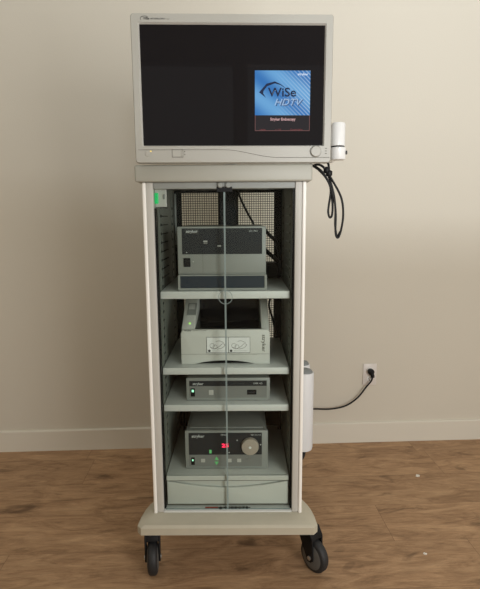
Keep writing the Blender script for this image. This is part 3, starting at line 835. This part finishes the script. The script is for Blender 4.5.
# ---------------------------------------------------------------- tubes on the cart's side
def holder(y, label):
    h_ = thing('tube_holder', label, 'holder', (0.2925, y, 0.312), 0, 'white tubes on the side of the cart')
    h_.scale = (1, 1, 1.035)
    r = .036
    obj('tube', lathe(bm_(), [(r * .72, 0.0), (r * .93, .004), (r, .014), (r, .302), (r * .97, .308), (r * .88, .308), (r * .86, .296)], (0, 0, 0), 'z', 40), M['whitecan'], h_, shade=40)
    obj('cap', lathe(bm_(), [(r * .87, .290), (r * .87, .309), (r * .75, .316), (r * .45, .320), (r * .1, .321)], (0, 0, 0), 'z', 36), M['cap'], h_, 'grey cap', shade=40)
    obj('bracket', box(bm_(), -.0420, -.030, -.02, .02, .19, .25, .002), M['cap'], h_)
    return h_
holder(.295, 'white capped tube on the side of the cart, nearer of the two')
holder(.400, 'white capped tube partly hidden behind the nearer one')

# ---------------------------------------------------------------- cables
bm = bm_()
for pts in (
    [(.235, .12, 1.340), (.276, .09, 1.362), (.300, .075, 1.352), (.330, .075, 1.310), (.357, .078, 1.262), (.3655, .08, 1.215), (.362, .08, 1.170), (.352, .08, 1.137), (.343, .08, 1.150), (.342, .08, 1.210), (.335, .082, 1.270), (.318, .083, 1.325), (.300, .09, 1.357), (.285, .13, 1.368)],
    [(.270, .11, 1.362), (.287, .082, 1.345), (.311, .079, 1.318), (.324, .079, 1.285), (.319, .079, 1.235), (.318, .079, 1.215), (.323, .079, 1.200), (.330, .079, 1.207), (.331, .079, 1.24), (.325, .082, 1.29), (.320, .085, 1.335), (.316, .09, 1.366), (.308, .13, 1.373)],
    [(.262, .10, 1.364), (.280, .078, 1.353), (.300, .072, 1.334), (.319, .072, 1.300), (.338, .074, 1.240), (.341, .080, 1.175), (.349, .084, 1.140), (.358, .084, 1.155)],
):
    tube(bm, pts, .0035, 8, 8)
for p in ((.318, .078, 1.335), (.310, .078, 1.345)):
    lathe(bm, [(.004, -.010), (.010, -.006), (.010, .006), (.004, .010)], p, 'z', 12)
tag(obj('hanging_cable', bm, M['cable'], shade=60), 'bundled black cable loops hanging below the monitor beside the cart top', 'cable')

# outlet and cord
so = thing('wall_outlet', 'white wall outlet plate low on the wall with black plug', 'outlet', (0, 0, 0))
wall_frame(so, 0.7380, 0.3845)
obj('cover_plate', box(bm_(), -.0370, .0370, -.006, 0, -.0600, .0590, .003), M['socket'], so, shade=40)
for z in (.022, -.024):
    rc = obj('receptacle', lathe(bm_(), [(.0165, -.004), (.0165, -.008), (.0150, -.0085)], (0, 0, z), 'y', 24), M['white'], so, shade=40)
    bm = bm_(); box(bm, -.0075, -.0055, -.0092, -.008, z - .001, z + .007); box(bm, .0055, .0075, -.0092, -.008, z - .001, z + .007); lathe(bm, [(.0022, -.0092), (.0022, -.008)], (0, 0, z - .008), 'y', 10)
    obj('pin_slots', bm, M['dark_hole'], rc)
obj('plate_screw', lathe(bm_(), [(.003, -.0068), (.003, -.006)], (0, 0, 0), 'y', 10), M['lens'], so)
cd = thing('power_cable', 'black power cord plugged into the outlet and running behind the cart', 'cord', tuple(on_wall(.7380, .02, .3845)))
inv = Vector(on_wall(.7380, .02, .3845))
def rel(P): return [tuple(Vector(p) - inv) for p in P]
pl_ = [on_wall(.7370, .010, .405), on_wall(.7370, .026, .406), on_wall(.7385, .034, .399), on_wall(.743, .036, .388), on_wall(.7435, .036, .379)]
bm = bm_()
P = rel(pl_)
tube(bm, P[:3], .0135, 14, 5); tube(bm, P[1:], .0105, 14, 5)
lathe(bm, [(.012, -.012), (.0165, -.009), (.0165, .004), (.012, .008)], P[1], 'y', 18)
obj('plug', bm, M['black'], cd, shade=50)
bm = bm_()
tube(bm, rel([on_wall(.7435, .036, .383), on_wall(.739, .032, .358), on_wall(.7136, .028, .322), on_wall(.667, .026, .260), on_wall(.603, .024, .2165), on_wall(.522, .024, .2015), on_wall(.4352, .024, .2037), on_wall(.37, .05, .208), (.30, .80, .22), (.23, .64, .26), (.18, .54, .30), (.16, .46, .33)]), .0046, 8, 8)
obj('cord', bm, M['cable'], cd, shade=60)

bm = bm_()
tube(bm, [(.293, .30, .3095), (.296, .295, .292), (.290, .285, .276), (.278, .28, .264), (.268, .28, .256), (.2605, .29, .246), (.2605, .31, .2385)], .0065, 8, 8)
tag(obj('tail_cable', bm, M['cable'], shade=60), 'short black cable curling below the white tube beside the cart', 'cable')

# cables inside the cart
def inner_cable(pts, r, label, m='cable'):
    bm = bm_(); tube(bm, pts, r, 8, 8)
    tag(obj('device_cable', bm, M[m], shade=60), label, 'cable', 'cables behind the devices')
inner_cable([(.030, .405, 1.30), (.045, .405, 1.262), (.066, .408, 1.22), (.088, .410, 1.180), (.10, .412, 1.14)], .0042, 'black cable slanting across the mesh behind the large recorder')
inner_cable([(.125, .400, 1.165), (.150, .405, 1.135), (.175, .405, 1.11), (.190, .400, 1.06), (.193, .398, 1.02), (.195, .39, .985)], .0070, 'black cable looping beside the large recorder')
inner_cable([(.122, .385, 1.09), (.145, .38, 1.068), (.166, .37, 1.05), (.182, .35, 1.03), (.186, .335, .986)], .0080, 'thick black cable lying low beside the large recorder')
inner_cable([(.150, .408, .935), (.160, .41, .905), (.150, .41, .86), (.165, .41, .80), (.180, .40, .73)], .0042, 'thin black cable on the mesh behind the printer')
inner_cable([(-.165, .415, .50), (-.185, .40, .46), (-.195, .39, .41), (-.190, .37, .352)], .0050, 'black cable beside the dial unit at the bottom')
inner_cable([(.150, .39, .54), (.185, .395, .48), (.198, .39, .42), (.190, .37, .353)], .0060, 'black cable drooping beside the dial unit under the lowest shelf')
# dark adapter block on the top shelf beside the recorder
ab = obj('power_adapter', box(bm_(), .133, .190, .36, .41, .9735, 1.032, .004), M['black'], shade=40)
tag(ab, 'black power adapter block standing behind the slim console', 'adapter')

# ---------------------------------------------------------------- paper scraps
def scrap(x, y, s, label, seed):
    random.seed(seed); bm = bm_()
    n = 9; top = []; bot = []
    for i in range(n):
        t = 2 * PI * i / n; r = s * random.uniform(.55, 1.1)
        top.append(bm.verts.new((r * math.cos(t), r * .8 * math.sin(t), .0012 + random.uniform(0, .35) * s)))
        bot.append(bm.verts.new((r * math.cos(t), r * .8 * math.sin(t), 0.0)))
    ct = bm.verts.new((0, 0, .004)); 
    for i in range(n):
        j = (i + 1) % n; bm.faces.new((top[i], top[j], ct)); bm.faces.new((bot[i], bot[j], top[j], top[i]))
    bm.faces.new(bot)
    o = obj('paper_scrap', bm, M['paper']); o.location = (x, y, .0002)
    tag(o, label, 'scrap', 'paper scraps on the floor')
scrap(.886, .6335, .013, 'white paper scrap on the floor near the wall, larger of two', 1)
scrap(.717, .097, .007, 'tiny white scrap on the floor near the right-hand caster', 2)

# ---------------------------------------------------------------- heights
# the heights of the cart and its loose cables above were read off image pixels with an earlier camera; remapped for the refitted one
TAB = ((0, 0), (.18, .0098), (.346, .0095), (.595, .0105), (.722, .0117), (.973, .0152), (1.1, .0176), (1.305, .0225), (1.355, .0238), (1.55, .0298), (1.75, .0369))
def up_(z):
    for (a, da), (b_, db) in zip(TAB, TAB[1:]):
        if z <= b_: return z + da + (db - da) * (z - a) / (b_ - a)
    return z + TAB[-1][1]
def remap(o, kx=1.0, dx=0.0):
    if o.type == 'MESH':
        for v in o.data.vertices: v.co.z = up_(v.co.z); v.co.x = v.co.x * kx + dx
    for c in o.children: remap(c, kx, dx)
remap(cart)
for o in list(COL.objects):
    if o.parent is None and o.type == 'MESH':
        if o.name.startswith('hanging_cable'): remap(o, 1.021, .0075)
        elif o.name.startswith('device_cable') or o.name.startswith('power_adapter'): remap(o, 1.02, .008)
        elif o.name.startswith('tail_cable'): remap(o)
